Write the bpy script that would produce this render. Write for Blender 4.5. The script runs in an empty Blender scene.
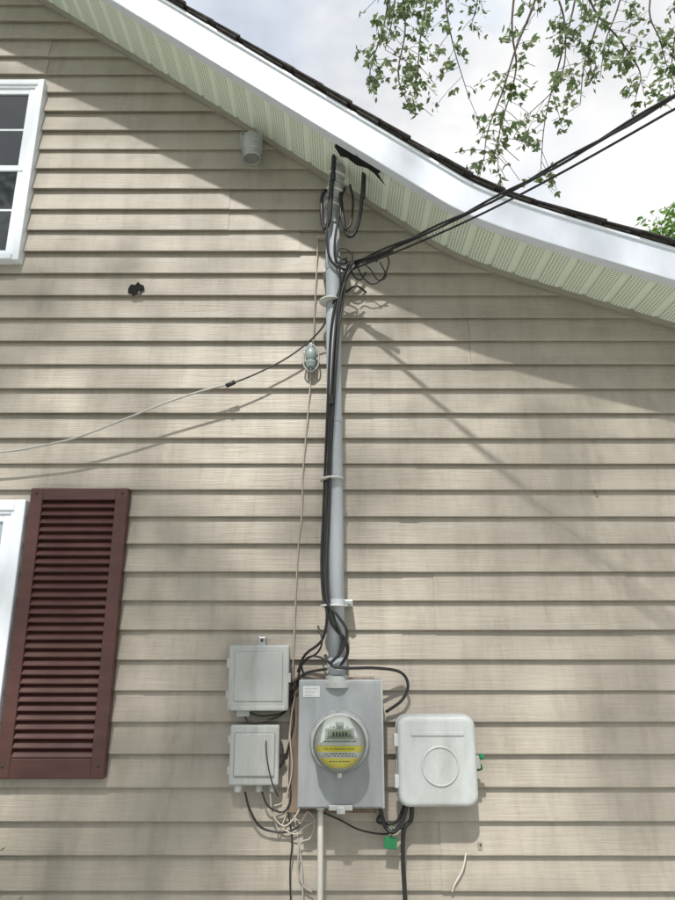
import bpy, bmesh, math, random
from mathutils import Vector, Matrix, noise
random.seed(7)
R=random.random
def U(a,b): return a+(b-a)*R()
scene=bpy.context.scene
# ---------------------------------------------------------------- image projection frame
# wall plane is y=0 (outside is -y), x to the right, z up.  Image pixels are back-projected
# from an estimated camera 2.5 m out at 1.55 m; off = distance of the feature out from the wall.
D=2.5; H=1.55; F=676.0; PITCH=math.radians(16)
def S(u,v,off=0.0):  # image pixel to a point at the given offset from the wall
    th=math.atan((450-v)/F)+PITCH
    d=D-off
    h=d*math.tan(th)
    dep=d*math.cos(PITCH)+h*math.sin(PITCH)
    return Vector(((u-337.5)/F*dep,-off,H+h))
# ---------------------------------------------------------------- helpers
def link(ob,parent=None):
    scene.collection.objects.link(ob)
    if parent: ob.parent=parent
    return ob
def empty(name,loc=(0,0,0)):
    e=bpy.data.objects.new(name,None); e.empty_display_size=.1
    return link(e)
def mesh(name,verts,faces,mat,parent=None,smooth=False,uvs=None):
    me=bpy.data.meshes.new(name); me.from_pydata([tuple(v) for v in verts],[],faces); me.update()
    if mat: me.materials.append(mat)
    if smooth:
        me.polygons.foreach_set('use_smooth',[True]*len(me.polygons))
    if uvs:
        l=me.uv_layers.new(name='UVMap')
        for p in me.polygons:
            for li in p.loop_indices:
                l.data[li].uv=uvs[me.loops[li].vertex_index]
    return link(bpy.data.objects.new(name,me),parent)
def from_bm(name,bm,mat,parent=None,smooth=False):
    me=bpy.data.meshes.new(name); bm.normal_update(); bm.to_mesh(me); bm.free()
    if mat: me.materials.append(mat)
    if smooth: me.polygons.foreach_set('use_smooth',[True]*len(me.polygons))
    return link(bpy.data.objects.new(name,me),parent)
def rbox(name,x0,x1,y0,y1,z0,z1,bev,mat,parent=None,seg=2,smooth=False,vbev=None,rot=None):
    bm=bmesh.new(); bmesh.ops.create_cube(bm,size=1)
    cx,cy,cz=(x0+x1)/2,(y0+y1)/2,(z0+z1)/2
    for v in bm.verts: v.co=Vector((v.co.x*abs(x1-x0),v.co.y*abs(y1-y0),v.co.z*abs(z1-z0)))
    if vbev:
        es=[e for e in bm.edges if abs(e.verts[0].co.x-e.verts[1].co.x)<1e-6 and abs(e.verts[0].co.z-e.verts[1].co.z)<1e-6]
        bmesh.ops.bevel(bm,geom=es,offset=vbev,segments=5,profile=.5,affect='EDGES')
        if bev:
            ym=min(v.co.y for v in bm.verts)
            es=[e for e in bm.edges if abs(e.verts[0].co.y-ym)<1e-6 and abs(e.verts[1].co.y-ym)<1e-6]
            bmesh.ops.bevel(bm,geom=es,offset=bev,segments=seg,profile=.5,affect='EDGES')
    elif bev: bmesh.ops.bevel(bm,geom=bm.edges[:],offset=bev,segments=seg,profile=.5,affect='EDGES')
    if rot: bmesh.ops.rotate(bm,verts=bm.verts,cent=(0,0,0),matrix=rot)
    bmesh.ops.translate(bm,verts=bm.verts,vec=(cx,cy,cz))
    return from_bm(name,bm,mat,parent,smooth)
def rect(u0,v0,u1,v1,off):
    a=S(u0,v0,off);b=S(u1,v0,off);c=S(u0,v1,off);d=S(u1,v1,off)
    return (a.x+c.x)/2,(b.x+d.x)/2,c.z,a.z
def catmull(pts,n=8):
    pts=[Vector(p) for p in pts]
    if len(pts)<3: return pts
    P=[pts[0]*2-pts[1]]+pts+[pts[-1]*2-pts[-2]]
    out=[]
    for i in range(1,len(P)-2):
        a,b,c,d=P[i-1],P[i],P[i+1],P[i+2]
        for k in range(n):
            t=k/n
            out.append(.5*((2*b)+(c-a)*t+(2*a-5*b+4*c-d)*t*t+(3*b-a-3*c+d)*t**3))
    out.append(pts[-1]); return out
def sweep(pts,r,sides=8,V=None,Fc=None):
    if V is None: V=[];Fc=[]
    n=len(pts); base=len(V)
    up=Vector((0,0,1)); prev=None
    for i,p in enumerate(pts):
        t=(pts[min(i+1,n-1)]-pts[max(i-1,0)])
        if t.length<1e-9: t=Vector((0,0,1))
        t.normalize()
        if prev is None:
            a=up if abs(t.z)<.9 else Vector((1,0,0))
            nrm=t.cross(a).normalized()
        else:
            nrm=prev-t*prev.dot(t)
            nrm=nrm.normalized() if nrm.length>1e-6 else t.orthogonal().normalized()
        prev=nrm; b=t.cross(nrm)
        rr=r(i/(n-1)) if callable(r) else r
        for k in range(sides):
            an=2*math.pi*k/sides
            V.append(p+(nrm*math.cos(an)+b*math.sin(an))*rr)
    for i in range(n-1):
        for k in range(sides):
            k2=(k+1)%sides
            Fc.append((base+i*sides+k,base+i*sides+k2,base+(i+1)*sides+k2,base+(i+1)*sides+k))
    Fc.append(tuple(base+k for k in range(sides))[::-1])
    Fc.append(tuple(base+(n-1)*sides+k for k in range(sides)))
    return V,Fc
def tube(name,pts,r,mat,parent=None,sides=8,n=8):
    V,Fc=sweep(catmull(pts,n),r,sides)
    return mesh(name,V,Fc,mat,parent,True)
def lathe(name,prof,center,axis,mat,parent=None,sides=40,smooth=True):
    axis=Vector(axis).normalized(); a=axis.orthogonal().normalized(); b=axis.cross(a)
    V=[];Fc=[]
    for r,d in prof:
        for k in range(sides):
            t=2*math.pi*k/sides
            V.append(Vector(center)+axis*d+(a*math.cos(t)+b*math.sin(t))*r)
    for i in range(len(prof)-1):
        for k in range(sides):
            k2=(k+1)%sides
            Fc.append((i*sides+k,i*sides+k2,(i+1)*sides+k2,(i+1)*sides+k))
    Fc.append(tuple((len(prof)-1)*sides+k for k in range(sides)))
    Fc.append(tuple(range(sides))[::-1])
    ob=mesh(name,V,Fc,mat,parent,smooth)
    if smooth:
        try:
            for p in ob.data.polygons: 
                if len(p.vertices)>4: p.use_smooth=False
            ob.data.set_sharp_from_angle(angle=math.radians(35))
        except Exception as e: pass
    return ob
# ---------------------------------------------------------------- materials
def mat(name,col,rough=.6,metal=0,var=.12,scale=12,bump=.0,bscale=60,col2=None,stretch=(1,1,1),spec=.5,dirt=0,streak=0,bdist=.003):
    m=bpy.data.materials.new(name); m.use_nodes=True
    nt=m.node_tree; N=nt.nodes; L=nt.links; b=N['Principled BSDF']
    b.inputs['Roughness'].default_value=rough; b.inputs['Metallic'].default_value=metal
    b.inputs['Specular IOR Level'].default_value=spec
    tc=N.new('ShaderNodeTexCoord'); mp=N.new('ShaderNodeMapping'); mp.inputs['Scale'].default_value=stretch
    L.new(tc.outputs['Object'],mp.inputs['Vector'])
    n=N.new('ShaderNodeTexNoise'); n.inputs['Scale'].default_value=scale; n.inputs['Detail'].default_value=4
    L.new(mp.outputs[0],n.inputs['Vector'])
    cr=N.new('ShaderNodeValToRGB'); cr.color_ramp.elements[0].position=.3; cr.color_ramp.elements[1].position=.7
    c2=col2 or tuple(c*(1+var) for c in col); c1=tuple(c*(1-var) for c in col) if not col2 else col
    cr.color_ramp.elements[0].color=(*c1,1); cr.color_ramp.elements[1].color=(*c2,1)
    L.new(n.outputs['Fac'],cr.inputs['Fac'])
    out=cr.outputs[0]
    def mult(out,sc,nsc,lo,hi,amt,det):
        n3=N.new('ShaderNodeTexNoise'); n3.inputs['Scale'].default_value=nsc; n3.inputs['Detail'].default_value=det; n3.inputs['Roughness'].default_value=.7
        mp3=N.new('ShaderNodeMapping'); mp3.inputs['Scale'].default_value=sc; L.new(tc.outputs['Object'],mp3.inputs['Vector']); L.new(mp3.outputs[0],n3.inputs['Vector'])
        r3=N.new('ShaderNodeValToRGB'); r3.color_ramp.elements[0].position=lo; r3.color_ramp.elements[1].position=hi
        r3.color_ramp.elements[0].color=(1,1,1,1); r3.color_ramp.elements[1].color=(1-amt,1-amt*1.05,1-amt*1.15,1)
        L.new(n3.outputs['Fac'],r3.inputs['Fac'])
        mx=N.new('ShaderNodeMixRGB'); mx.blend_type='MULTIPLY'; mx.inputs[0].default_value=1
        L.new(out,mx.inputs[1]); L.new(r3.outputs[0],mx.inputs[2]); return mx.outputs[0]
    if dirt: out=mult(out,(3,3,1),3.1,.45,.75,dirt,5)
    if streak: out=mult(out,(14,14,.7),2.0,.50,.72,streak,4)
    L.new(out,b.inputs['Base Color'])
    if bump:
        n2=N.new('ShaderNodeTexNoise'); n2.inputs['Scale'].default_value=bscale; n2.inputs['Detail'].default_value=3
        L.new(mp.outputs[0],n2.inputs['Vector'])
        bp=N.new('ShaderNodeBump'); bp.inputs['Strength'].default_value=bump; bp.inputs['Distance'].default_value=bdist
        L.new(n2.outputs['Fac'],bp.inputs['Height']); L.new(bp.outputs[0],b.inputs['Normal'])
    return m
M_side=mat('vinyl_siding',(.355,.322,.272),.5,var=.07,scale=2.0,bump=.7,bscale=26,stretch=(.3,1,5),dirt=.20,streak=.12,spec=.35)
M_trim=mat('taupe_trim',(.27,.25,.21),.5,var=.06)
M_white=mat('white_paint',(.74,.78,.84),.4,var=.03,scale=5,dirt=.08)
M_fascia=mat('fascia_aluminium',(.66,.70,.78),.42,var=.04,scale=4,dirt=.10,bump=.15,bscale=5)
M_black=mat('black_cable_jacket',(.014,.014,.015),.45,var=.3,scale=30)
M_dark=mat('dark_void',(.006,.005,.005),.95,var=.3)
M_mast=mat('galvanised_conduit',(.36,.39,.42),.6,metal=.0,var=.07,scale=14,stretch=(1,1,.3),bump=.05,dirt=.22)
M_alu=mat('cast_aluminium',(.36,.38,.37),.5,metal=.3,var=.14,scale=20,dirt=.25)
M_fix=mat('weathered_fixture_metal',(.22,.23,.22),.5,metal=.2,var=.2,scale=20,dirt=.3)
M_meter=mat('grey_enamel',(.26,.28,.295),.42,var=.05,scale=8,dirt=.25,streak=.12,bump=.05,bscale=90)
M_box=mat('grey_plastic',(.35,.365,.355),.6,var=.06,scale=7,dirt=.32,streak=.15,bump=.08,bscale=150)
M_boxL=mat('light_grey_plastic',(.48,.505,.505),.55,var=.05,scale=7,dirt=.26,bump=.25,bscale=260)
M_maroon=mat('maroon_shutter_plastic',(.070,.027,.023),.45,var=.16,scale=9,bump=.15,bscale=80,stretch=(1,1,4),dirt=.15)
M_pvc=mat('white_pvc',(.58,.56,.51),.45,var=.08)
M_cord=mat('pale_cord',(.40,.35,.30),.7,var=.15)
M_greyc=mat('grey_cable',(.40,.39,.36),.6,var=.12)
M_rust=mat('weathered_board',(.15,.11,.08),.85,var=.35,scale=14,stretch=(4,4,.6))
M_green=mat('green_tag_plastic',(.01,.16,.06),.5,var=.1)
M_yellow=mat('yellow_label',(.70,.60,.05),.5,var=.05)
M_face=mat('meter_dial_paper',(.60,.62,.60),.5,var=.03)
M_lcd=mat('lcd_panel',(.20,.23,.17),.25,var=.05)
M_ink=mat('printed_ink',(.03,.03,.03),.6,var=.1)
M_zinc=mat('zinc_hardware',(.45,.46,.46),.35,metal=.7,var=.15,scale=40)
M_glassin=mat('glazed_insulator',(.20,.25,.24),.25,var=.25,scale=20)
M_bark=mat('bark',(.075,.058,.045),.9,var=.4,scale=14,bump=.6,bscale=30,stretch=(3,3,.5))
M_shingle=mat('asphalt_shingle',(.045,.040,.038),.95,var=.4,scale=60,bump=.8,bscale=200)
M_tie=mat('white_cable_tie',(.5,.5,.48),.5)
M_bounce=mat('bounce_concrete',(.55,.54,.51),.9,var=.1,scale=3,bump=.3,bscale=80,dirt=.12)  # for the added bounce slab, kept pale to throw light upward
M_grass=mat('grass',(.045,.09,.025),.95,var=.4,scale=2.5,bump=.6,bscale=60)
M_found=mat('foundation_block',(.30,.29,.27),.9,var=.12,scale=9,bump=.4)
def leafmat(name,c1,c2,tr=.45):
    m=bpy.data.materials.new(name); m.use_nodes=True; nt=m.node_tree;N=nt.nodes;L=nt.links
    b=N['Principled BSDF']; b.inputs['Roughness'].default_value=.55
    tc=N.new('ShaderNodeTexCoord')
    n=N.new('ShaderNodeTexNoise'); n.inputs['Scale'].default_value=9; n.inputs['Detail'].default_value=1; L.new(tc.outputs['Object'],n.inputs['Vector'])
    cr=N.new('ShaderNodeValToRGB'); cr.color_ramp.elements[0].color=(*c1,1); cr.color_ramp.elements[1].color=(*c2,1)
    cr.color_ramp.elements[0].position=.3; cr.color_ramp.elements[1].position=.7
    L.new(n.outputs['Fac'],cr.inputs['Fac']); L.new(cr.outputs[0],b.inputs['Base Color'])
    t=N.new('ShaderNodeBsdfTranslucent'); L.new(cr.outputs[0],t.inputs['Color'])
    mx=N.new('ShaderNodeMixShader'); mx.inputs[0].default_value=tr
    L.new(b.outputs[0],mx.inputs[1]); L.new(t.outputs[0],mx.inputs[2]); L.new(mx.outputs[0],N['Material Output'].inputs['Surface'])
    return m
M_leaf=leafmat('young_leaves',(.12,.19,.07),(.25,.30,.16),.45)
M_leaf2=leafmat('leaves',(.05,.10,.02),(.12,.19,.05))
M_bushleaf=leafmat('shrub_leaves',(.09,.20,.03),(.20,.34,.07))
def glassmat(name,base,rough=.05):
    m=bpy.data.materials.new(name); m.use_nodes=True; nt=m.node_tree;N=nt.nodes;L=nt.links
    b=N['Principled BSDF']; b.inputs['Roughness'].default_value=rough; b.inputs['Specular IOR Level'].default_value=.9
    tc=N.new('ShaderNodeTexCoord'); n=N.new('ShaderNodeTexNoise'); n.inputs['Scale'].default_value=2.2; n.inputs['Detail'].default_value=3
    L.new(tc.outputs['Object'],n.inputs['Vector'])
    cr=N.new('ShaderNodeValToRGB'); cr.color_ramp.elements[0].color=(*[c*.6 for c in base],1); cr.color_ramp.elements[1].color=(*[c*1.5 for c in base],1)
    L.new(n.outputs['Fac'],cr.inputs['Fac']); L.new(cr.outputs[0],b.inputs['Base Color'])
    bp=N.new('ShaderNodeBump'); bp.inputs['Strength'].default_value=.08; bp.inputs['Distance'].default_value=.02
    L.new(n.outputs['Fac'],bp.inputs['Height']); L.new(bp.outputs[0],b.inputs['Normal'])
    return m
M_glass=glassmat('window_glass',(.02,.025,.03))
M_glassb=glassmat('curtained_glass',(.30,.38,.42))
def clearmat():
    m=bpy.data.materials.new('clear_meter_glass'); m.use_nodes=True; nt=m.node_tree;N=nt.nodes;L=nt.links
    N.remove(N['Principled BSDF'])
    tr=N.new('ShaderNodeBsdfTransparent'); tr.inputs[0].default_value=(.93,.95,.94,1)
    gl=N.new('ShaderNodeBsdfGlossy'); gl.inputs['Roughness'].default_value=.04
    fr=N.new('ShaderNodeFresnel'); fr.inputs[0].default_value=1.5
    mx=N.new('ShaderNodeMixShader'); L.new(fr.outputs[0],mx.inputs[0]); L.new(tr.outputs[0],mx.inputs[1]); L.new(gl.outputs[0],mx.inputs[2])
    L.new(mx.outputs[0],N['Material Output'].inputs['Surface']); return m
M_clear=clearmat()
def soffitmat():
    m=bpy.data.materials.new('vented_soffit'); m.use_nodes=True; nt=m.node_tree;N=nt.nodes;L=nt.links
    b=N['Principled BSDF']; b.inputs['Roughness'].default_value=.45
    uv=N.new('ShaderNodeTexCoord'); sp=N.new('ShaderNodeSeparateXYZ'); L.new(uv.outputs['UV'],sp.inputs[0])
    def math_(op,a,bv):
        q=N.new('ShaderNodeMath'); q.operation=op
        if isinstance(a,float): q.inputs[0].default_value=a
        else: L.new(a,q.inputs[0])
        if bv is not None:
            if isinstance(bv,float): q.inputs[1].default_value=bv
            else: L.new(bv,q.inputs[1])
        return q.outputs[0]
    def cell(o,p):
        return math_('ABSOLUTE',math_('SUBTRACT',math_('FRACT',math_('DIVIDE',o,p),None),.5),None)
    cu=cell(sp.outputs[0],.0125); cv=cell(sp.outputs[1],.0125)
    hole=math_('MULTIPLY',math_('LESS_THAN',cu,.22),math_('LESS_THAN',cv,.22))
    band=math_('LESS_THAN',cell(sp.outputs[0],.10),.36)
    vb=math_('LESS_THAN',math_('ABSOLUTE',math_('SUBTRACT',math_('FRACT',math_('DIVIDE',sp.outputs[1],.30),None),.5),None),.42)
    hole=math_('MULTIPLY',math_('MULTIPLY',hole,band),vb)
    n=N.new('ShaderNodeTexNoise'); n.inputs['Scale'].default_value=3; n.inputs['Detail'].default_value=4; L.new(uv.outputs['Object'],n.inputs['Vector'])
    cr=N.new('ShaderNodeValToRGB'); cr.color_ramp.elements[0].color=(.74,.81,.69,1); cr.color_ramp.elements[1].color=(.84,.90,.80,1)  # pale green tint puts lawn bounce light into the base colour
    L.new(n.outputs['Fac'],cr.inputs['Fac'])
    mx=N.new('ShaderNodeMixRGB'); L.new(hole,mx.inputs[0]); L.new(cr.outputs[0],mx.inputs[1]); mx.inputs[2].default_value=(.16,.18,.14,1)
    L.new(mx.outputs[0],b.inputs['Base Color']); return m
M_soffit=soffitmat()
# ---------------------------------------------------------------- gable line
XE=2.6; PK=-3.2
def Ch_raw(x):
    if x<=.40: return 1.6155-.729*(x-.40)
    k=.13; dx=x-.40
    return 1.6155-(.345*dx+.384*k*(1-math.exp(-dx/k)))
def Ch(x):
    return Ch_raw(x) if x>=PK else Ch_raw(2*PK-x)
def Cinv(h):
    if Ch_raw(XE)>=h: return XE
    a,b=PK,XE
    if Ch_raw(a)<=h: return PK
    for _ in range(40):
        m=(a+b)/2
        if Ch_raw(m)>h: a=m
        else: b=m
    return (a+b)/2
house=empty('siding_house')
# siding
E=.1016; PH=-.028
seams={}
for (u,v) in [(433,580),(625,580),(400,520),(402,635),(416,470),(440,850),(372,392),(300,270),(148,640),(230,210),(470,360)]:
    p=S(u,v); seams.setdefault(int((p.z-PH)//(2*E)),[]).append(p.x)
V=[];Fc=[]
prof=[(-.0020,.0075),(-.0180,.0012),(-.0195,.0),(-.0206,.0026),(-.0190,.014),(-.0115,E*.55),(-.0040,E*.985),(-.002,E+.010)]
z0w=.30
k0=int(z0w/E)+1
for k in range(k0,80):
    zb=PH+k*E
    hb=zb-H; ht=hb+E
    xrb=Cinv(hb); xrt=Cinv(min(ht,Ch_raw(PK)))
    if Ch_raw(PK)<=hb+.02: break
    row=int((zb+.001-PH)//(2*E))
    rr=random.Random(row*13+1)
    xs=[x for x in seams.get(row,[])]
    x=-9+rr.uniform(.3,3)
    while x<XE:
        if all(abs(x-q)>.8 for q in xs) and not(-1.2<x<1.6): xs.append(x)
        x+=rr.uniform(2.4,3.6)
    xs=sorted(q for q in xs if 2*PK-xrb+.05<q<xrb-.05)
    edges=[None]+xs+[None]
    for i in range(len(edges)-1):
        over=(i%2)*-.0030
        for_l,for_r=edges[i],edges[i+1]
        XA=(2*PK-xrb) if for_l is None else for_l-(.02 if over==0 else 0)
        XB=xrb if for_r is None else for_r+(.02 if over==0 else 0)
        nseg=max(1,int((XB-XA)/.30))
        base=len(V)
        for sidx in range(nseg+1):
            g=sidx/nseg
            for (y,dz) in prof:
                f=min(dz/E,1)
                l=(2*PK-xrb)*(1-f)+(2*PK-xrt)*f if for_l is None else XA
                r=xrb*(1-f)+xrt*f if for_r is None else XB
                l=max(l,2*PK-XE); r=max(r,l+.001)
                xx=l+(r-l)*g
                wv=noise.noise(Vector((xx*1.7,row*3.1,0)))*.0022; wz=noise.noise(Vector((xx*1.1,row*5.7+9,4)))*.0022
                V.append((xx,y+over+(wv if y<-.003 else 0),zb+dz+wz))
        P_=len(prof)
        for sidx in range(nseg):
            for j in range(P_-1):
                a=base+sidx*P_+j
                Fc.append((a,a+P_,a+P_+1,a+1))
        if over:
            for e0 in (base,base+nseg*P_):
                b0=len(V)
                for j in range(1,P_-1): V.append((V[e0+j][0],V[e0+j][1]+.0028,V[e0+j][2]))
                for j in range(1,P_-2):
                    Fc.append((e0+j,e0+j+1,b0+j,b0+j-1))
mesh('siding_wall',V,Fc,M_side,house)
n=60; V=[];Fc=[]
xsg=[2*PK-XE+(2*XE-2*PK)*i/n for i in range(n+1)]
HB=8.5
for y in (0.006,HB):
    for x in xsg: V.append((x,y,.28)); V.append((x,y,H+Ch(x)+.02))
for i in range(n):
    a=2*i; Fc.append((a,a+2,a+3,a+1)); b=a+2*(n+1); Fc.append((b,b+1,b+3,b+2))
m0=2*(n+1)
Fc.append((0,1,m0+1,m0)); Fc.append((2*n,m0+2*n,m0+2*n+1,2*n+1))
mesh('wall_body',V,Fc,M_side,house)
rbox('foundation',2*PK-XE-.01,XE+.01,-.004,HB+.01,-.2,.33,0,M_found,house)
OV=.305; EX=.32; FH=.102
xs=[]; x=PK
while x<XE+EX: xs.append(x); x+=.02 if x>.3 and x<1.1 else .1
xs.append(XE+EX)
right=[Vector((x,0,H+Ch_raw(x))) for x in xs]
def normals(ps):
    o=[]
    for i in range(len(ps)):
        t=(ps[min(i+1,len(ps)-1)]-ps[max(i-1,0)]).normalized()
        o.append(Vector((-t.z,0,t.x)))
    return o
nr=normals(right); nr[0]=Vector((0,0,1))
for q in range(len(nr)):
    if nr[q].z<0: nr[q]=-nr[q]
def full(off):
    r=[]
    for p,nn in zip(right,nr):
        r.append(p+nn*off if abs(p.x-PK)>1e-6 else p+Vector((0,0,off*1.237)))
    l=[Vector((2*PK-p.x,0,p.z)) for p in r[:0:-1]]
    return l+r
arc=[0.0]
for i in range(1,len(right)): arc.append(arc[-1]+(right[i]-right[i-1]).length)
def at_arc(s):
    for i in range(1,len(arc)):
        if arc[i]>=s:
            f=(s-arc[i-1])/(arc[i]-arc[i-1]); return right[i-1].lerp(right[i],f), nr[i-1].lerp(nr[i],f).normalized()
    return right[-1],nr[-1]
V=[];Fc=[];UV=[]
pitchp=.10; s=0
while s<arc[-1]-.11:
    for ds,dep in ((0,.0),(.006,.006),(.012,.006),(.018,0),(.05,-.0012),(.099,0)):
        p,nn=at_arc(s+ds)
        q=p+nn*(dep+.004)
        for mir in (0,1):
            xx=q.x if not mir else 2*PK-q.x
            V.append((xx,-OV,q.z)); V.append((xx,.0,q.z)); UV.append((s+ds+.0,0)); UV.append((s+ds,OV))
    s+=pitchp
cnt=len(V)//4
for i in range(cnt-1):
    a=4*i;b=4*(i+1)
    Fc.append((a,a+1,b+1,b)); Fc.append((a+2,b+2,b+3,a+3))
mesh('vented_soffit',V,Fc,M_soffit,house,uvs=UV)
def band(name,o0,o1,y0,y1,m):
    A=full(o0);B=full(o1); V=[];Fc=[]
    for a,b in zip(A,B):
        V+= [(a.x,y0,a.z),(a.x,y1,a.z),(b.x,y1,b.z),(b.x,y0,b.z)]
    for i in range(len(A)-1):
        c=4*i;d=c+4
        for j in range(4):
            j2=(j+1)%4
            Fc.append((c+j,d+j,d+j2,c+j2))
    Fc.append((0,1,2,3)); e=4*(len(A)-1); Fc.append((e+3,e+2,e+1,e))
    return mesh(name,V,Fc,m,house)
band('rake_fascia',-.014,FH,-OV-.012,-OV+.006,M_fascia)
band('fascia_lip',-.016,-.012,-OV-.011,-OV+.03,M_fascia)
band('drip_edge',FH,FH+.010,-OV-.020,-OV+.03,M_white)
band('wall_channel',-.020,.004,-.030,0.0,M_trim)
band('roof_deck',FH+.010,FH+.024,-OV-.01,HB+.3,M_shingle)
V=[];Fc=[]
def quadbox(p,t,nn,L_,th,y0,y1):
    b=len(V)
    for yy in (y0,y1):
        for (a,c) in ((0,0),(L_,0),(L_,th),(0,th*.35)):
            q=p+t*a+nn*c; V.append((q.x,yy,q.z))
    for f in ((0,1,2,3),(7,6,5,4),(0,4,5,1),(1,5,6,2),(2,6,7,3),(3,7,4,0)):
        Fc.append(tuple(b+i for i in f))
s=0.0
while s<arc[-1]-.15:
    p,nn=at_arc(s); p2,_=at_arc(s+.15)
    t=(p2-p).normalized()
    for mir in (0,1):
        q=p+nn*(FH+.025); tt=t; n2=nn
        if mir: q=Vector((2*PK-q.x,0,q.z)); tt=Vector((-t.x,0,t.z)); n2=Vector((-nn.x,0,nn.z))
        y0=-OV-.028-U(0,.014); quadbox(q,tt,n2,.150+U(0,.006),.007+U(0,.004),y0,HB+.3)
        quadbox(q-n2*.010+tt*U(0,.05),tt,n2,.10,.009,-OV-.024-U(0,.010),-OV)
    s+=.14
mesh('roof_shingles',V,Fc,M_shingle,house)
# ---------------------------------------------------------------- torn soffit hole
def soff(x,off,dz=0): return Vector((x,-off,H+Ch_raw(x)+dz))
pts=[(.000,.290),(.045,.297),(.10,.291),(.17,.265),(.165,.238),(.11,.222),(.075,.205),(.04,.215),(.012,.20),(-.012,.235)]
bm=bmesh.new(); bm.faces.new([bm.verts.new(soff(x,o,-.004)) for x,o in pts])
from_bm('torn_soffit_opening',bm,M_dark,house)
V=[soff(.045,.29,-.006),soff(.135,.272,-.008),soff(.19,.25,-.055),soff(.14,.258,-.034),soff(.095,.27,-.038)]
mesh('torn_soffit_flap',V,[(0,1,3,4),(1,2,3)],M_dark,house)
# ---------------------------------------------------------------- windows
def win(name,x0,x1,z0,z1,fw,glass,rows,cols,fr=M_white,blind=False):
    e=empty(name); e.parent=house
    y0,y1=-.052,-.001
    rbox('frame_left',x0,x0+fw,y0,y1,z0,z1,.004,fr,e)
    rbox('frame_right',x1-fw,x1,y0,y1,z0,z1,.004,fr,e)
    rbox('frame_head',x0+fw,x1-fw,y0+.002,y1,z1-fw,z1,.004,fr,e)
    rbox('frame_sill',x0+fw,x1-fw,y0-.008,y1,z0,z0+fw,.004,fr,e)
    rbox('inner_stop_right',x1-fw-.012,x1-fw,y0+.008,y1,z0+fw,z1-fw,.002,fr,e)
    rbox('inner_stop_head',x0+fw,x1-fw-.012,y0+.009,y1,z1-fw-.012,z1-fw,.002,fr,e)
    x1b=x1-.012
    zm=(z0+z1)/2; s=.028
    for nm,a,b,yy in (('upper_sash',zm-.015,z1-fw-.012,-.037),('lower_sash',z0+fw,zm+.015,-.033)):
        X0,X1=x0+fw,x1b-fw
        rbox(nm+'_left',X0,X0+s,yy,y1,a,b,.002,fr,e); rbox(nm+'_right',X1-s,X1,yy,y1,a,b,.002,fr,e)
        rbox(nm+'_top',X0+s,X1-s,yy+.001,y1,b-s,b,.002,fr,e); rbox(nm+'_bottom',X0+s,X1-s,yy+.001,y1,a,a+s,.002,fr,e)
        V=[(X0+s,-.0285,a+s),(X1-s,-.0285,a+s),(X1-s,-.0285,b-s),(X0+s,-.0285,b-s)]
        mesh(nm+'_glass',V,[(0,1,2,3)],glass,e)
        for i in range(1,cols):
            xx=X0+s+(X1-X0-2*s)*i/cols; rbox('muntin',xx-.006,xx+.006,-.031,-.027,a+s,b-s,.001,fr,e)
        for i in range(1,rows):
            zz=a+s+(b-a-2*s)*i/rows; rbox('muntin',X0+s,X1-s,-.0303,-.0275,zz-.005,zz+.005,.001,fr,e)
    return e
win('double_hung_window',-2.05,-1.31,H+1.514,H+2.429,.028,M_glass,2,3)
win('double_hung_window.001',-1.98,-1.150,H-.43,H+.512,.040,M_glassb,1,1)
# ---------------------------------------------------------------- shutter
sh=empty('louvered_shutter'); 
x0,x1,z0,z1=-1.136,-.774,H-.43,H+.556
yb,yf=-.012,-.052
st=.047
rbox('stile_left',x0,x0+st,yf,yb,z0,z1,.004,M_maroon,sh)
rbox('stile_right',x1-st,x1,yf,yb,z0,z1,.004,M_maroon,sh)
rbox('top_rail',x0+st-.001,x1-st+.001,yf+.001,yb,z1-.045,z1-.0005,.003,M_maroon,sh)
rbox('bottom_rail',x0+st-.001,x1-st+.001,yf+.001,yb,z0+.0005,z0+.062,.003,M_maroon,sh)
rbox('backing',x0+.02,x1-.02,-.028,-.020,z0+.02,z1-.02,0,M_maroon,sh)
nl=30; za=z0+.062; zb=z1-.045; dz=(zb-za)/nl
V=[];Fc=[]
for i in range(nl):
    z=za+i*dz; b=len(V)
    for xx in (x0+st,x1-st):
        V+= [(xx,-.028,z+dz*.98),(xx,-.0485,z+dz*.22),(xx,-.0485,z+dz*.08),(xx,-.0465,z+dz*.04),(xx,-.028,z+dz*.62)]
    for j in range(5):
        j2=(j+1)%5; Fc.append((b+j,b+5+j,b+5+j2,b+j2))
mesh('louvres',V,Fc,M_maroon,sh)
for xx in (x0+.022,x1-.022):
    for zz in (z0+.04,z1-.02,):
        lathe('screw',[(.005,0),(.005,.002),(.003,.004)],(xx,yf-.0,zz),(0,-1,0),M_ink,sh,12)
# ---------------------------------------------------------------- siding hole
e=empty('siding_bird_hole')
c=S(136,289,.024)
pp=[(-.032,.004),(-.022,.022),(-.006,.018),(.006,.034),(.016,.022),(.030,.016),(.036,-.004),(.022,-.012),(.024,-.026),(.004,-.024),(-.008,-.036),(-.018,-.022),(-.032,-.018)]
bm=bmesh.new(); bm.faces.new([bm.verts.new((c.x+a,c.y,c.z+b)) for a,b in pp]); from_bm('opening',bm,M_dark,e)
mesh('torn_edge',[c+Vector((.008,-.001,-.022)),c+Vector((.022,-.002,-.024)),c+Vector((.020,-.010,-.014)),c+Vector((.012,-.008,-.015))],[(0,1,2,3)],M_trim,e)
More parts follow.
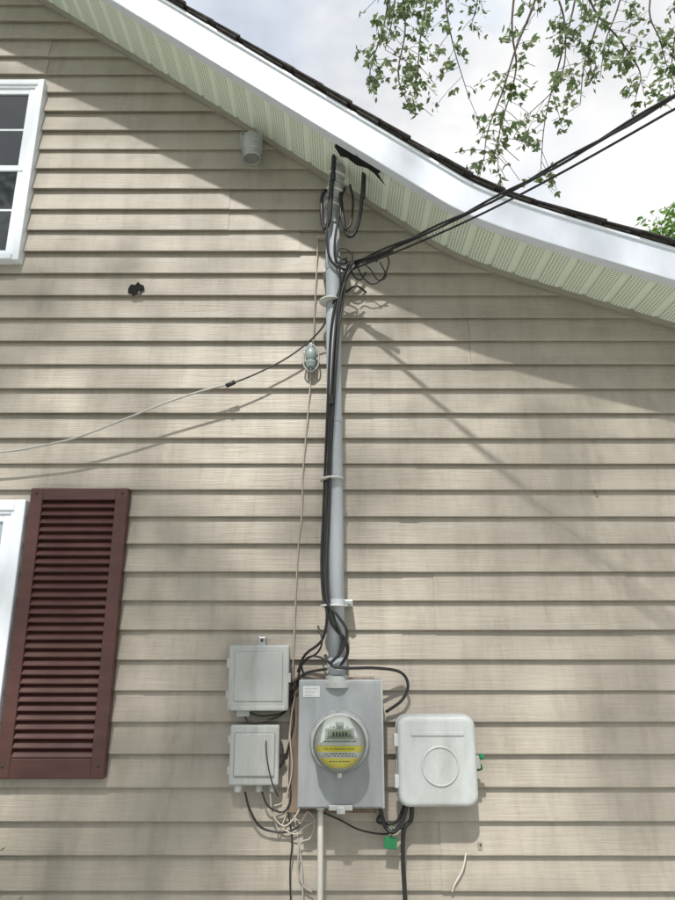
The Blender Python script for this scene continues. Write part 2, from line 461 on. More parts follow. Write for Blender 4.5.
# ---------------------------------------------------------------- light fixture
e=empty('wall_light_fixture')
c=S(251,148,.06)
rbox('mounting_box',c.x-.046,c.x+.046,-.062,-.012,c.z+.000,c.z+.074,.010,M_box,e,3)
rbox('mounting_cover',c.x-.048,c.x+.048,-.068,-.062,c.z-.003,c.z+.077,.002,M_alu,e)
lathe('lamp_holder',[(.022,-.02),(.030,-.008),(.036,0),(.038,.004),(.038,.020),(.042,.024),(.042,.034),(.038,.038),(.042,.042),(.042,.072),(.038,.076),(.038,.104),(.034,.108),(.030,.104),(.028,.06)],(c.x+.006,-.096,c.z+.020),(.05,-.02,-1),M_alu,e,28)
lathe('lamp_mouth',[(.030,.0),(.030,.002)],Vector((c.x+.006,-.096,c.z+.020))+Vector((.05,-.02,-1)).normalized()*.105,(.05,-.02,-1),M_fix,e,24)
tube('swivel_arm',[(c.x,-.062,c.z+.045),(c.x,-.082,c.z+.052),(c.x+.004,-.094,c.z+.035)],.013,M_fix,e)
for a_,b_ in [(c.x-.038,c.z+.066),(c.x+.038,c.z+.010)]: lathe('screw',[(.004,0),(.003,.003)],(a_,-.0682,b_),(0,-1,0),M_ink,e,8)
# ---------------------------------------------------------------- service mast
mast=empty('service_mast')
MO=.095
top=S(332.5,222,MO); bot=S(337,684,MO)
MR=.0285
V,Fc=sweep([bot,bot.lerp(top,.33),bot.lerp(top,.66),top],MR,24); mesh('conduit',V,Fc,M_mast,mast,True)
def on_mast(v,off=0):
    z=S(337,v,MO).z; f=(z-bot.z)/(top.z-bot.z)
    return bot.lerp(top,f)
ax=(top-bot).normalized()
for v in (268,420,603,664):
    c=on_mast(v); lathe('coupling',[(.0290,-.02),(.0330,-.018),(.0330,.018),(.0290,.02)] if v in(664,) else [(.0288,-.012),(.0305,-.011),(.0305,.011),(.0288,.012)],c,ax,M_mast,mast,24)
lathe('hub',[(.050,-.01),(.050,.006),(.040,.012),(.038,.026),(.030,.028)],S(337,684,MO),(0,0,1),M_alu,mast,24)
for v in (268,603):
    c=on_mast(v)
    rbox('strap_ear',c.x+.028,c.x+.058,-.085,-.080,c.z-.012,c.z+.012,.002,M_zinc,mast)
    rbox('strut',c.x-.040,c.x+.058,-.079,-.010,c.z-.008,c.z+.008,.002,M_zinc,mast)
    lathe('bolt',[(.008,0),(.008,.006),(.004,.009)],(c.x+.045,-.0855,c.z),(0,-1,0),M_zinc,mast,6,False)
c=top
lathe('head_collar',[(.029,-.02),(.034,-.018),(.034,.03),(.031,.034)],c,ax,M_alu,mast,24)
V=[];Fc=[]
path=[c+Vector((0,0,.03)),c+Vector((.002,.0,.06)),c+Vector((.006,-.012,.10)),c+Vector((.012,-.03,.15)),c+Vector((.018,-.045,.20)),c+Vector((.022,-.05,.235))]
sweep(catmull(path,5),lambda t:.033 if t<.85 else .033*(1-((t-.85)/.15)**2*.55),20,V,Fc)
mesh('weatherhead_hood',V,Fc,M_alu,mast,True)
for i in range(6):
    q=catmull(path,5)[4+i*3]; dq=Vector((.25,-.25,1)).normalized()
    lathe('hood_rib',[(.033,-.006),(.0385,-.004),(.0385,.004),(.033,.006)],q,dq,M_pvc if i%2 else M_alu,mast,24)
def T(name,pts,r,m,par,n=8,sides=8):
    return tube(name,[S(*p) for p in pts],r,m,par,sides,n)
T('drip_loop_left',[(334,158,.17),(332.5,175,.17),(331,200,.16),(329,222,.15),(324,228,.14),(321.5,212,.14),(323,194,.13),(332,186,.12)],.0075,M_black,mast)
T('drip_loop_right',[(363.5,175,.17),(362,195,.17),(360,216,.16),(354,234,.15),(347,235,.15),(343.5,222,.15),(341,200,.14),(341,185,.12)],.0075,M_black,mast)
T('drip_loop_mid',[(345,188,.12),(341,200,.15),(341,216,.16),(345,229,.16),(351,222,.15),(353,200,.14),(350,185,.12)],.005,M_black,mast)
T('conductor',[(334,157,.17),(330,190,.16),(327,240,.15),(332,262,.14),(345,270,.13)],.005,M_black,mast)
T('conductor',[(341,205,.15),(335,240,.15),(337,262,.14),(352,262,.13)],.005,M_black,mast)
T('cap_left',[(334,156,.17),(333,180,.17)],.010,M_black,mast)
T('cap_right',[(364,173,.17),(363,198,.17)],.010,M_black,mast)
# ---------------------------------------------------------------- cable bundle on mast
cb=empty('black_cable_bundle')
b1=[(352,262,.14),(345,280,.14),(339,300,.14),(336,330,.14),(333,370,.14),(330,420,.13),(328,470,.12),(326,520,.12),(324,560,.12),(326,595,.13),(331,622,.13),(345,640,.12),(347,655,.12),(335,668,.12),(325,655,.10)]
b2=[(356,266,.13),(347,276,.15),(343,300,.14),(339,330,.15),(336,370,.15),(332,420,.15),(330.5,470,.14),(328.5,520,.13),(327,560,.13),(328.5,597,.14),(334,618,.14),(342,640,.13),(337,660,.12),(330,668,.10),(306,673,.06),(292,685,.05)]
b3=[(349,262,.15),(341,285,.13),(335,305,.13),(331,330,.13),(329,370,.12),(327,420,.12),(325,470,.11),(323,520,.11),(321.5,560,.11),(323,595,.12),(327,615,.13),(322,640,.10),(305,655,.06),(298,672,.04)]
b4=[(360,262,.13),(350,272,.14),(341,296,.15),(337,340,.15),(334,400,.15),(331,450,.14),(329,500,.13),(326,560,.14),(327,600,.15),(338,616,.16),(347,632,.16),(341,652,.15),(331,664,.14),(345,668,.14),(375,668,.10),(400,672,.06),(408,685,.05),(402,700,.05),(386,712,.04)]
b5=[(347,258,.15),(340,262,.16),(340,285,.15),(336,320,.155),(333,360,.155),(331,400,.155)]
for i,b in enumerate((b1,b2,b3,b4,b5)):
    T('cable_%d'%i,b,(.0055,.0046,.0048,.0052,.004)[i],M_black,cb)
T('tangle_1',[(349,262,.14),(338,256,.14),(341,248,.14),(352,254,.14),(352,272,.13),(360,280,.12),(366,272,.13)],.0035,M_black,cb)
T('tangle_2',[(356,262,.12),(362,276,.08),(372,284,.07),(383,278,.07),(389,262,.09),(384,254,.12),(376,262,.12)],.003,M_black,cb)
T('tangle_3',[(362,262,.10),(371,270,.08),(378,280,.07),(386,276,.08),(380,262,.11)],.0028,M_black,cb)
T('wall_anchor',[(346,292,.02),(356,286,.05),(366,292,.02)],.004,M_black,cb)
for v,uo in ((303,1),(480,-3),(606,0)):
    c=on_mast(v)
    lathe('cable_tie',[(.0425,-.003),(.0435,-.0025),(.0435,.0025),(.0425,.003)],c+Vector((-.012,-.010,0)),ax+Vector((.05*uo*.3,.03,0)),M_tie,cb,24)
lathe('tape_wrap',[(.006,-.02),(.012,-.018),(.012,.018),(.006,.02)],S(331.5,400,.15),(0,0,1),M_black,cb,12)
# ---------------------------------------------------------------- service drop
sd=empty('service_drop_cable')
A=S(352,266,.13)
def drop(name,endpix,offe,r,tw=0,ph=0,start=A):
    Bp=S(*endpix,offe); d=(Bp-start)
    pts=[]
    n=150
    for i in range(n+1):
        t=i/n*7.0
        q=start+d*t
        q.z+= -.035*math.sin(min(t,1)*math.pi)+ (.06*(t-1)**2 if t>1 else 0)
        if tw:
            q+=Vector((0,math.cos(t*16+ph),math.sin(t*16+ph)))*tw
        pts.append(q)
    V,Fc=sweep(pts,r,8); return mesh(name,V,Fc,M_black,sd,True)
drop('neutral_messenger',(676,96),.95,.0034)
drop('hot_leg_a',(676,95),.97,.0042,tw=.006,start=A+Vector((.01,-.01,.01)))
drop('hot_leg_b',(676,95),.97,.0042,tw=.006,ph=math.pi,start=A+Vector((.01,-.01,.01)))
drop('telecom_line',(676,108),.93,.0038,start=A+Vector((0,0,-.015)))
T('strain_clamp',[(366,262,.17),(378,257,.20),(392,250,.24)],.010,M_black,sd)
T('strain_clamp_bail',[(345,272,.12),(360,262,.15),(374,258,.19)],.004,M_zinc,sd)
# ---------------------------------------------------------------- left cable
lc=empty('overhead_phone_line')
T('black_lead',[(334,300,.13),(328,318,.09),(315,336,.06),(290,356,.06),(260,372,.07),(231,384,.08)],.0036,M_black,lc)
T('splice',[(235,382,.08),(226,386,.08)],.009,M_black,lc)
T('grey_lead',[(229,384,.08),(205,390,.085),(165,403,.09),(120,421,.09),(75,438,.085),(30,448,.08),(0,452,.08),(-60,456,.08)],.0042,M_greyc,lc)
ic=empty('cable_standoff_insulator')
c=S(311,358,.05)
lathe('glass_body',[(.012,-.045),(.018,-.04),(.022,-.02),(.017,-.012),(.022,-.004),(.022,.025),(.014,.038),(.010,.042)],c,(0,0,1),M_glassin,ic,24)
tube('bracket',[(c.x,-.016,c.z+.05),(c.x,-.045,c.z+.062),(c.x,-.052,c.z+.05),(c.x,-.05,c.z-.05)],.005,M_zinc,ic)
tube('hoop',[(c.x-.026,-.05,c.z+.03),(c.x-.028,-.05,c.z-.03),(c.x,-.05,c.z-.056),(c.x+.028,-.05,c.z-.03),(c.x+.026,-.05,c.z+.03),(c.x,-.05,c.z+.056),(c.x-.026,-.05,c.z+.03)],.0035,M_zinc,ic)
rbox('bracket_plate',c.x-.012,c.x+.012,-.026,-.012,c.z+.01,c.z+.075,.002,M_zinc,ic)
co=empty('thin_drop_cord')
T('cord',[(318,238,.03),(316,280,.028),(313,345,.03),(309,400,.026),(303,470,.026),(302,510,.028),(298,550,.026),(295,610,.026),(292,690,.03),(289,740,.03),(288,790,.03),(292,812,.03),(300,824,.03)],.0024,M_cord,co)
q=S(321,237,.03)
rbox('cord_clip',q.x-.018,q.x+.02,-.036,-.014,q.z-.006,q.z+.006,.002,M_cord,co)
# ---------------------------------------------------------------- meter base
mb=empty('electric_meter_box')
MD=.125
x0,x1,z0,z1=rect(298,680,383,809,MD)
rbox('enclosure',x0,x1,-MD+.004,-.016,z0,z1,.004,M_meter,mb)
rbox('cover',x0+.004,x1-.004,-MD,-MD+.003,z0+.006,z1-.006,.0012,M_meter,mb)
rbox('cover_lower_lip',x0+.10,x1-.10,-MD-.006,-MD+.001,z0-.004,z0+.012,.002,M_zinc,mb)
rbox('cover_fold_right',x1-.0055,x1+.002,-MD-.002,-MD+.010,z0+.002,z1-.002,.001,M_alu,mb)
rbox('backing_board',x0-.032,x1-.02,-.040,-.016,z0-.03,z1+.004,.002,M_rust,mb)
xs_,xe_,zs_,ze_=rect(303,686,320,697,MD)
rbox('sticker',xs_,xe_,-MD-.0015,-MD-.0003,zs_,ze_,.0002,M_boxL,mb)
for r in range(3): rbox('sticker_print',xs_+.006,xe_-.008-.008*r,-MD-.0019,-MD-.0012,ze_-.010-.010*r,ze_-.007-.010*r,0,M_box,mb)
c=S(339.5,742,MD+.03)
c.y=-MD
lathe('socket_ring',[(.097,0),(.097,.012),(.093,.018),(.088,.018),(.088,.03)],c,(0,-1,0),M_zinc,mb,56)
rbox('ring_clamp_screw',c.x-.008,c.x+.008,-MD-.020,-MD-.004,c.z-.108,c.z-.092,.002,M_zinc,mb)
lathe('meter_body',[(.086,.016),(.086,.050),(.082,.054)],c,(0,-1,0),M_boxL,mb,56)
RF=.080
lathe('dial_face',[(RF,.053),(RF,.0555)],c,(0,-1,0),M_face,mb,56)
lathe('glass_cover',[(.0845,.052),(.0845,.075),(.081,.083),(.072,.088),(.04,.0895)],c,(0,-1,0),M_clear,mb,56)
yy=c.y-.0558
def dbox(nm,a,b,zz0,zz1,m,th=.0015): rbox(nm,c.x+a,c.x+b,yy-th,yy+.0001,c.z+zz0,c.z+zz1,.0002,m,mb)
def seg(nm,za_,zb_,m,r=.076,dy=.0008):
    bm=bmesh.new(); vs=[]
    n=10
    for i in range(n+1):
        z=za_+(zb_-za_)*i/n; vs.append((math.sqrt(max(r*r-z*z,0)),z))
    for i in range(n,-1,-1):
        z=za_+(zb_-za_)*i/n; vs.append((-math.sqrt(max(r*r-z*z,0)),z))
    bm.faces.new([bm.verts.new((c.x+a,yy-dy,c.z+b)) for a,b in vs]); from_bm(nm,bm,m,mb)
seg('yellow_band',-.026,-.008,M_yellow)
seg('yellow_label',-.073,-.044,M_yellow)
dbox('lcd_bezel',-.046,.046,.012,.044,M_box,.004)
rbox('lcd',c.x-.038,c.x+.038,yy-.0052,yy-.0042,c.z+.017,c.z+.039,.0002,M_lcd,mb)
for i in range(5):
    rbox('lcd_digit',c.x-.022+i*.010,c.x-.0165+i*.010,yy-.0060,yy-.0054,c.z+.021,c.z+.034,.0001,M_ink,mb)
rbox('optical_port',c.x-.012,c.x+.012,yy-.012,yy-.0001,c.z+.050,c.z+.064,.003,M_box,mb)
for (zr,w) in ((.004,.050),(-.018,.050),(-.033,.05),(-.039,.055),(-.055,.032),(.047,.03)):
    x=-w
    while x<w:
        q=U(.003,.009)
        if not(zr>.04 and abs(x)<.016): rbox('print',c.x+x,c.x+x+q,yy-.0016,yy-.0009,c.z+zr,c.z+zr+.0024,0,M_ink,mb)
        x+=q+U(.002,.005)
q=S(341,808,MD)
rbox('hasp',q.x-.014,q.x+.014,-MD-.010,-MD-.0,z0-.014,z0+.008,.003,M_zinc,mb)
# ---------------------------------------------------------------- small grey boxes
def screw(c_,r,m,par): lathe('screw',[(r,0),(r,.003),(r*.6,.0045)],c_,(0,-1,0),m,par,10)
g1=empty('utility_junction_box'); d=.085
x0,x1,z0,z1=rect(228,645,289,711,d)
rbox('body',x0+.004,x1-.004,-d+.018,-.016,z0+.004,z1-.004,.006,M_box,g1)
rbox('lid',x0,x1,-d,-d+.020,z0,z1,.007,M_box,g1,3)
rbox('lid_panel',x0+.022,x1-.022,-d-.003,-d+.001,z0+.03,z1-.022,.0025,M_box,g1)
rbox('lid_lip',x0+.01,x1-.01,-d-.004,-d+.004,z0+.001,z0+.016,.003,M_box,g1)
for zz in (z0+.05,z1-.06): rbox('hinge',x0-.007,x0+.004,-d+.002,-d+.024,zz-.016,zz+.016,.003,M_box,g1)
rbox('mounting_tab',(x0+x1)/2-.012,(x0+x1)/2+.016,-.03,-.014,z1-.004,z1+.028,.003,M_zinc,g1)
screw(((x0+x1)/2+.002,-.030,z1+.016),.005,M_ink,g1)
rbox('latch',x1-.004,x1+.006,-d+.0,-d+.03,z0+.09,z0+.12,.002,M_box,g1)
rbox('lower_knockout',x0+.03,x0+.075,-.07,-.03,z0-.02,z0+.006,.004,M_box,g1)
g2=empty('utility_junction_box'); d=.075
x0,x1,z0,z1=rect(229,725,279,796,d)
zb_=S(250,786,d).z
rbox('body',x0+.004,x1-.004,-d+.02,-.016,zb_+.002,z1-.003,.006,M_box,g2)
rbox('lid',x0,x1,-d,-d+.022,zb_,z1,.007,M_box,g2,3)
rbox('lid_panel',x0+.016,x1-.014,-d-.005,-d+.001,zb_+.028,z1-.024,.005,M_box,g2,3)
for zz in (zb_+.045,z1-.045): rbox('hinge',x0-.006,x0+.004,-d+.002,-d+.024,zz-.013,zz+.013,.003,M_box,g2)
for i,xx in enumerate((x0+.03,x0+.10,x0+.145)):
    lathe('cable_gland',[(.014,0),(.014,.02),(.010,.026)],(xx,-.05,zb_+.004),(0,0,-1),M_box if i else M_boxL,g2,16)
rbox('side_clip',x1-.003,x1+.010,-.06,-.03,zb_+.09,zb_+.12,.002,M_ink,g2)
# ---------------------------------------------------------------- right box
g3=empty('network_interface_box'); d=.115
x0,x1,z0,z1=rect(398,716,478,808,d)
x1-=.002
rbox('base',x0+.003,x1-.003,-d+.045,-.016,z0+.003,z1-.003,0,M_boxL,g3,vbev=.028)
rbox('cover',x0,x1,-d,-d+.044,z0,z1,.016,M_boxL,g3,4,smooth=False,vbev=.036)
cc=Vector(((x0+x1)/2+.008,-d,(z0+z1)/2-.015))
lathe('round_emboss',[(.062,-.001),(.062,.0016),(.0590,.0040),(.0565,.0040),(.0545,.0010),(.0,.0010)],cc,(0,-1,0),M_boxL,g3,48)
rbox('cover_ridge_top',x0+.045,x1-.04,-d-.004,-d+.001,z1-.060,z1-.048,.0014,M_boxL,g3)
rbox('cover_seam_rim',x0-.003,x1+.003,-d+.040,-d+.047,z0-.003,z1+.003,0,M_boxL,g3,vbev=.038)
for zz in (z0+.075,z1-.075):
    rbox('hinge',x0-.012,x0+.006,-d+.008,-d+.036,zz-.020,zz+.020,.004,M_boxL,g3)
rbox('latch',x1-.004,x1+.014,-d+.015,-d+.04,z0+.11,z0+.15,.004,M_box,g3)
lathe('ground_lug',[(.009,0),(.009,.012),(.006,.016)],(x1+.016,-d+.022,z0+.148),(.3,-1,0),M_green,g3,8)
tube('ground_lug_wire',[(x1+.012,-.08,z0+.13),(x1+.02,-.08,z0+.11),(x1+.004,-.06,z0+.10)],.003,M_green,g3)
# ---------------------------------------------------------------- lower piping & cables
pv=empty('pvc_riser_pipe')
a=S(320.5,806,.07); 
tube('pipe',[a,(a.x,-.07,a.z-.3),(a.x-.003,-.07,.0)],.0092,M_pvc,pv,16)
lathe('bushing',[(.016,0),(.016,.012),(.012,.016)],(a.x,-.07,a.z+.004),(0,0,-1),M_zinc,pv,16)
lo=empty('loose_utility_cables')
for nm,pts,r,m in [
 ('c1',[(412,804,.06),(411,820,.06),(404,830,.06),(403,860,.05),(405,900,.05),(406,960,.05)],.0070,M_black),
 ('c2',[(407,804,.07),(402,822,.07),(393,832,.07),(385,826,.06),(381,812,.05),(378,800,.05)],.0070,M_black),
 ('c3',[(404,806,.05),(396,822,.05),(378,822,.04),(382,812,.04)],.005,M_black),
 ('c4',[(322,812,.04),(340,820,.035),(360,830,.035),(385,834,.035),(402,828,.04)],.0028,M_black),
 ('c5',[(245,792,.05),(250,810,.04),(262,828,.035),(285,832,.035),(300,826,.035)],.0036,M_black),
 ('c6',[(270,792,.05),(273,815,.04),(285,826,.04),(298,812,.05),(299,800,.04)],.0026,M_cord),
 ('c7',[(262,792,.05),(268,806,.05),(282,812,.04),(290,802,.04),(291,770,.035)],.003,M_black),
 ('c8',[(288,812,.03),(292,840,.03),(290,870,.03),(291,910,.03)],.0026,M_black),
 ('c9',[(294,812,.03),(298,840,.03),(302,870,.03),(303,910,.03)],.0024,M_greyc),
 ('c10',[(300,824,.04),(308,812,.05),(315,822,.05),(310,838,.05),(300,844,.04),(298,870,.03),(303,885,.03),(312,892,.03)],.0026,M_cord),
 ('c11',[(466,853,.025),(463,868,.03),(455,884,.03),(452,892,.025)],.0026,M_pvc),
 ('c12',[(244,711,.06),(250,722,.07),(275,718,.06),(288,708,.05),(293,690,.04)],.0036,M_black),
 ('c13',[(292,690,.04),(294,720,.04),(289,745,.04),(284,760,.04),(278,770,.04)],.0036,M_black),
 ('c14',[(300,682,.06),(290,700,.05),(284,712,.05),(262,716,.05),(248,712,.05)],.0026,M_black),
 ('c15',[(268,728,.06),(266,745,.083),(268,765,.085),(273,785,.083),(278,796,.06)],.0020,M_black),
 ('c16',[(318,626,.10),(322,640,.12),(318,652,.10),(306,660,.06),(300,670,.05),(296,690,.04)],.0034,M_black),
 ('c17',[(336,668,.13),(326,660,.13),(312,656,.10),(302,664,.07),(304,676,.05)],.0034,M_black),
 ('c19',[(296,690,.045),(290,730,.045),(292,770,.045),(284,800,.045),(274,806,.05)],.0022,M_cord),
 ('c20',[(320,812,.05),(316,820,.05),(306,826,.05),(296,834,.04),(284,830,.04)],.0022,M_cord),
 ('c18',[(290,760,.03),(293,790,.03),(280,830,.03),(276,824,.03),(272,812,.03)],.0022,M_cord)]:
    T(nm,pts,r,m,lo)
gt=empty('green_cable_tag')
x0,x1,z0,z1=rect(384,837,397,849,.06)
rbox('tag',x0,x1,-.062,-.057,z0,z1,.002,M_green,gt,rot=Matrix.Rotation(.1,3,'Y'))
tube('tag_tie',[((x0+x1)/2,-.06,z1-.004),((x0+x1)/2+.008,-.066,z1+.02),((x0+x1)/2+.002,-.06,z1+.035)],.0022,M_green,gt)
wl=empty('wall_bracket_scar')
c=S(480,846,.02)
rbox('plate',c.x-.007,c.x+.007,-.0235,-.012,c.z-.012,c.z+.012,.001,M_trim,wl)
screw((c.x+.001,-.0235,c.z+.005),.003,M_ink,wl)
c=S(597,491,.018)
n_=empty('wall_screw'); lathe('head',[(.006,-.006),(.006,.003),(.003,.004)],c,(0,-1,0),M_rust,n_,10)
# ---------------------------------------------------------------- vegetation
def leafcloud(centers,count,size,spread,rng,droop=.3,lobes=1):
    V=[];Fc=[]
    for c in centers:
        for _ in range(count):
            while True:
                q=Vector((rng.uniform(-1,1),rng.uniform(-1,1),rng.uniform(-1,1)))
                if q.length<1: break
            p=Vector(c)+Vector((q.x*spread[0],q.y*spread[1],q.z*spread[2]))
            s=size*rng.uniform(.6,1.25)
            leaf(V,Fc,p,s,rng,droop,lobes)
    return V,Fc
def leaf(V,Fc,p,s,rng,droop=.3,lobes=1):
    d=Vector((rng.gauss(0,1),rng.gauss(0,1),rng.gauss(-droop,.6))).normalized()
    side=d.orthogonal().normalized(); side=Matrix.Rotation(rng.uniform(0,6.28),3,d)@side
    nn=d.cross(side)
    angs=[0] if lobes==1 else [-.8,0,.8]
    for k,a in enumerate(angs):
        dd=(d*math.cos(a)+side*math.sin(a)); ss=s*(1 if a==0 else .75); sd_=dd.cross(nn)
        b=len(V)
        V+= [p,p+dd*ss*.5+sd_*ss*.25+nn*ss*.06,p+dd*ss,p+dd*ss*.5-sd_*ss*.25+nn*ss*.06]
        Fc.append((b,b+1,b+2,b+3))
SUN=Vector((-.10,-.57,.80)).normalized()
tr=empty('shade_tree')
rng=random.Random(5)
trunk=[Vector((-3.4,-7.5,0)),Vector((-3.3,-7.3,2.5)),Vector((-3.0,-6.8,5)),Vector((-2.2,-6.0,7.2)),Vector((-1.2,-5.0,8.6))]
V,Fc=sweep(catmull(trunk,6),lambda t:.26*(1-t)+.07,12)
clumps=[]
def shade(tx,tz,t,w,hgt): clumps.append((Vector((tx,0,tz))+SUN*t,(w,.20,hgt)))
for i in range(46):
    tz=rng.uniform(.3,5.2); tx=rng.uniform(-3.2,3.0)
    shade(tx,tz,rng.uniform(5.0,7.5),rng.uniform(.30,.70),rng.uniform(.02,.07))
for tx,tz in ((-1.2,4.1),(-.7,3.9),(-1.7,3.95),(-.6,2.95),(.3,2.7),(-1.5,2.75),(.9,2.45),(1.2,1.75),(-.4,1.3),(-.9,1.9)):
    shade(tx,tz,rng.uniform(5.0,6.2),rng.uniform(.4,.7),rng.uniform(.05,.08))
for i in range(50):
    a=rng.uniform(0,6.28); r=rng.uniform(.5,3.3)
    clumps.append((Vector((-3+math.cos(a)*r,-8.3+math.sin(a)*r*.6,rng.uniform(6.5,10.5))),(.6,.5,.35)))
for c,s_ in clumps:
    if rng.random()<.5:
        anchor=trunk[rng.choice((2,3,4))]
        mid=anchor.lerp(c,.5)+Vector((0,0,.3))
        sweep(catmull([anchor,mid,c],5),lambda t:.030*(1-t)+.005,6,V,Fc)
mesh('trunk_and_limbs',V,Fc,M_bark,tr,True)
V=[];Fc=[]
for c,s_ in clumps:
    a,b=leafcloud([c],62,.10,s_,rng,.2); o=len(V); V+=a; Fc+=[tuple(i+o for i in f) for f in b]
mesh('crown_leaves',V,Fc,M_leaf2,tr)
mt=empty('maple_tree')
rng=random.Random(11)
V,Fc=sweep(catmull([Vector((5.0,1.8,0)),Vector((5.0,1.8,3)),Vector((4.7,1.7,5.5)),Vector((3.8,1.5,6.9)),Vector((2.6,1.2,7.2)),Vector((1.2,1.1,6.9)),Vector((.3,1.0,6.5))],6),lambda t:.22*(1-t)+.02,12)
sweep(catmull([Vector((4.7,1.7,5.5)),Vector((5.2,2.2,7.5)),Vector((5.0,2.6,9.5))],6),lambda t:.13*(1-t)+.03,10,V,Fc)
LV=[];LF=[]
O=-1.0
tw=[[(372,-90),(388,-20),(384,25),(372,62),(368,88)],
    [(400,-90),(402,-20),(405,30),(398,75),(408,104)],
    [(385,-90),(395,-20),(392,20),(385,50)],
    [(430,-90),(428,-10),(420,40),(418,78)],
    [(455,-90),(446,-10),(452,40),(468,95)],
    [(470,-90),(478,-10),(470,30)],
    [(560,-90),(535,0),(517,45),(503,90),(488,130),(484,160)],
    [(520,-90),(512,20),(516,70),(500,130),(498,172)],
    [(590,-90),(575,0),(560,60),(545,120),(540,182)],
    [(610,-90),(600,10),(585,60),(580,105)],
    [(640,-90),(620,0),(606,40),(600,78)],
    [(570,-90),(590,0),(620,40),(640,72),(636,96)],
    [(680,-90),(650,0),(660,40),(668,70)],
    [(520,-90),(555,-10),(565,30),(560,80),(525,118)],
    [(700,-90),(680,10),(672,60),(674,92)]]
def limb_near(p):
    L=[Vector((3.8,1.5,6.9)),Vector((2.6,1.2,7.2)),Vector((1.2,1.1,6.9)),Vector((.3,1.0,6.5))]
    best=min(((a.lerp(b,f)) for a,b in zip(L,L[1:]) for f in (0,.25,.5,.75,1)),key=lambda q:(q-p).length); return best
for path in tw:
    o=O+rng.uniform(-.35,.35)
    pts=[S(u,v,o) for u,v in path]
    top_=limb_near(pts[0]); pts=[top_]+pts
    c=catmull(pts,6)
    sweep(c,lambda t:.0085*(1-t)+.0022,5,V,Fc)
    n=len(c)
    for i in range(5,n):
        if rng.random()<.15: continue
        base=c[i]
        dirv=Vector((rng.uniform(-1,1),rng.uniform(-.8,.8),rng.uniform(-.9,.3))).normalized()
        ln=rng.uniform(.05,.22)
        end=base+dirv*ln+Vector((0,0,-ln*.35))
        sweep([base,base.lerp(end,.5)+Vector((0,0,.012)),end],.0019,4,V,Fc)
        for q in (.4,.7,1.0):
            if rng.random()<.38: continue
            pc=base.lerp(end,q)
            for _ in range(rng.randint(3,6)):
                leaf(LV,LF,pc+Vector((rng.gauss(0,.016),rng.gauss(0,.016),rng.gauss(0,.016))),rng.uniform(.028,.060),rng,.7,3 if rng.random()<.5 else 1)
mesh('trunk_limbs_and_twigs',V,Fc,M_bark,mt,True)
cl=[(Vector((rng.uniform(3.6,6.4),rng.uniform(.8,4.2),rng.uniform(7.6,10.5)))) for _ in range(40)]
a,b=leafcloud(cl,60,.11,(.55,.55,.35),rng); o=len(LV); LV+=a; LF+=[tuple(i+o for i in f) for f in b]
mesh('leaves',LV,LF,M_leaf,mt)
bt=empty('background_tree')
cx,cy=8.5,12.0
rng=random.Random(3)
V,Fc=sweep(catmull([Vector((cx,cy,0)),Vector((cx,cy,4)),Vector((cx+.1,cy,8)),Vector((cx,cy,10.9))],5),lambda t:.28*(1-t)+.05,10)
cl=[]
for i in range(130):
    a=rng.uniform(0,6.28); zz=rng.uniform(4,11.6); rr=(1-((zz-6.7)/5.7)**2)
    rr=math.sqrt(max(rr,.02))*2.3*math.sqrt(rng.random())
    c=Vector((cx+math.cos(a)*rr,cy+math.sin(a)*rr,zz)); cl.append(c)
    if i%3==0: sweep([Vector((cx,cy,max(3,zz-1.5))),c],lambda t:.05*(1-t)+.01,5,V,Fc)
mesh('trunk',V,Fc,M_bark,bt,True)
a,b=leafcloud(cl,90,.16,(.55,.55,.4),rng); mesh('crown_leaves',a,b,M_bushleaf,bt)
sb=empty('shrub'); rng=random.Random(9)
V=[];Fc=[]; cl=[]
for i in range(46):
    a=rng.uniform(0,6.28); r=rng.uniform(0,.34); c=Vector((-1.27+math.cos(a)*r,-.34+math.sin(a)*r*.5,rng.uniform(.45,1.0)-r*.25)); cl.append(c)
    sweep(catmull([Vector((-1.27,-.34,0)),Vector((-1.27,-.34,0)).lerp(c,.6)+Vector((.02,0,.05)),c],4),.006,5,V,Fc)
mesh('stems',V,Fc,M_bark,sb,True)
a,b=leafcloud(cl,90,.032,(.10,.10,.09),rng); mesh('leaves',a,b,M_bushleaf,sb)
# ---------------------------------------------------------------- ground
mesh('ground',[(-300,-300,0),(300,-300,0),(300,300,0),(-300,300,0)],[(0,1,2,3)],M_grass)
mesh('added_bounce_slab',[(-7,-7.0,.004),(6,-7.0,.004),(6,-.75,.004),(-7,-.75,.004)],[(0,1,2,3)],M_bounce)  # pale slab added out of view to bounce sunlight up onto the soffit
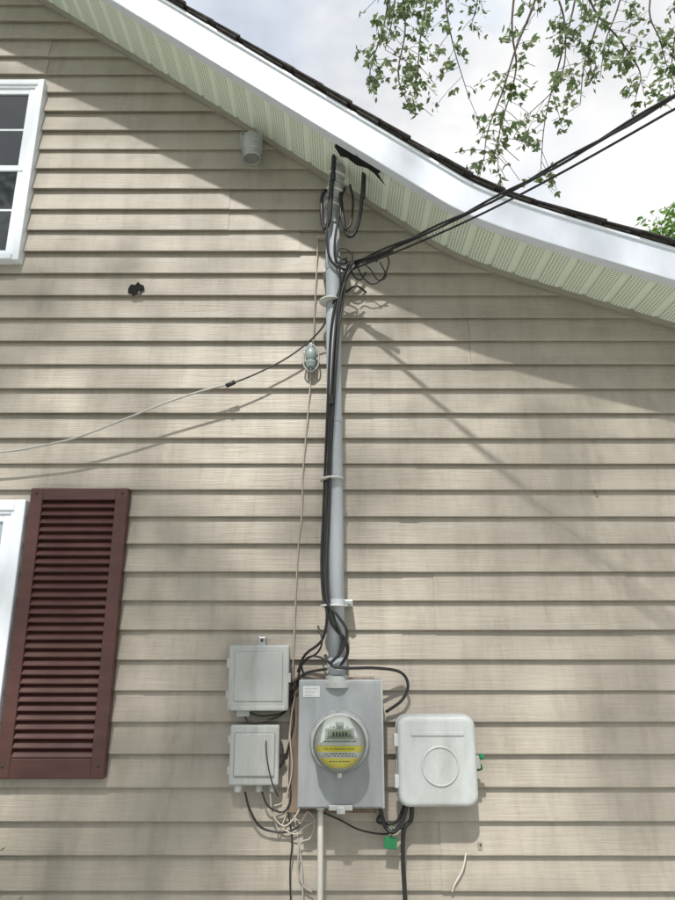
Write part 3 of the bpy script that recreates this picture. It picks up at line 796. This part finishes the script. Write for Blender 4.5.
# ---------------------------------------------------------------- camera, light
cam=bpy.data.cameras.new('camera'); co_=bpy.data.objects.new('camera',cam); link(co_)
co_.location=(0,-D,H); co_.rotation_euler=(math.radians(90)+PITCH,0,0)
cam.sensor_fit='VERTICAL'; cam.sensor_height=36; cam.lens=F/900*36; cam.clip_start=.05; cam.clip_end=1500
scene.camera=co_
sun=bpy.data.lights.new('sun','SUN'); so=bpy.data.objects.new('sun',sun); link(so)
sun.energy=5.0; sun.angle=math.radians(1.6); sun.color=(1,.965,.91)
so.rotation_euler=SUN.to_track_quat('Z','Y').to_euler(); so.location=(0,-5,12)
w=bpy.data.worlds.new('World'); scene.world=w; w.use_nodes=True
N=w.node_tree.nodes;L=w.node_tree.links; bg=N['Background']; out=N['World Output']
sk=N.new('ShaderNodeTexSky'); sk.sky_type='NISHITA'; sk.sun_disc=False
sk.sun_elevation=math.asin(SUN.z); sk.sun_rotation=math.atan2(SUN.x,SUN.y)
L.new(sk.outputs[0],bg.inputs[0]); bg.inputs[1].default_value=.13
bg2=N.new('ShaderNodeBackground'); bg2.inputs[1].default_value=1.0
tc=N.new('ShaderNodeTexCoord'); mp=N.new('ShaderNodeMapping'); mp.inputs['Scale'].default_value=(1,1,1.6); L.new(tc.outputs['Generated'],mp.inputs[0])
n1=N.new('ShaderNodeTexNoise'); n1.inputs['Scale'].default_value=3.0; n1.inputs['Detail'].default_value=5; n1.inputs['Roughness'].default_value=.55; L.new(mp.outputs[0],n1.inputs[0])
cr=N.new('ShaderNodeValToRGB'); cr.color_ramp.elements[0].position=.30; cr.color_ramp.elements[1].position=.52
cr.color_ramp.elements[0].color=(.6,.6,.6,1)
L.new(n1.outputs['Fac'],cr.inputs[0])
n2=N.new('ShaderNodeTexNoise'); n2.inputs['Scale'].default_value=4; n2.inputs['Detail'].default_value=4; L.new(mp.outputs[0],n2.inputs[0])
c2=N.new('ShaderNodeValToRGB'); c2.color_ramp.elements[0].color=(.80,.86,.95,1); c2.color_ramp.elements[1].color=(1.0,1.0,1.0,1)
c2.color_ramp.elements[0].position=.35; c2.color_ramp.elements[1].position=.52
L.new(n2.outputs['Fac'],c2.inputs[0]); L.new(c2.outputs[0],bg2.inputs[0])
mx=N.new('ShaderNodeMixShader'); L.new(cr.outputs[0],mx.inputs[0]); L.new(bg.outputs[0],mx.inputs[1]); L.new(bg2.outputs[0],mx.inputs[2]); L.new(mx.outputs[0],out.inputs[0])
scene.view_settings.view_transform='Standard'; scene.view_settings.look='None'; scene.view_settings.exposure=0
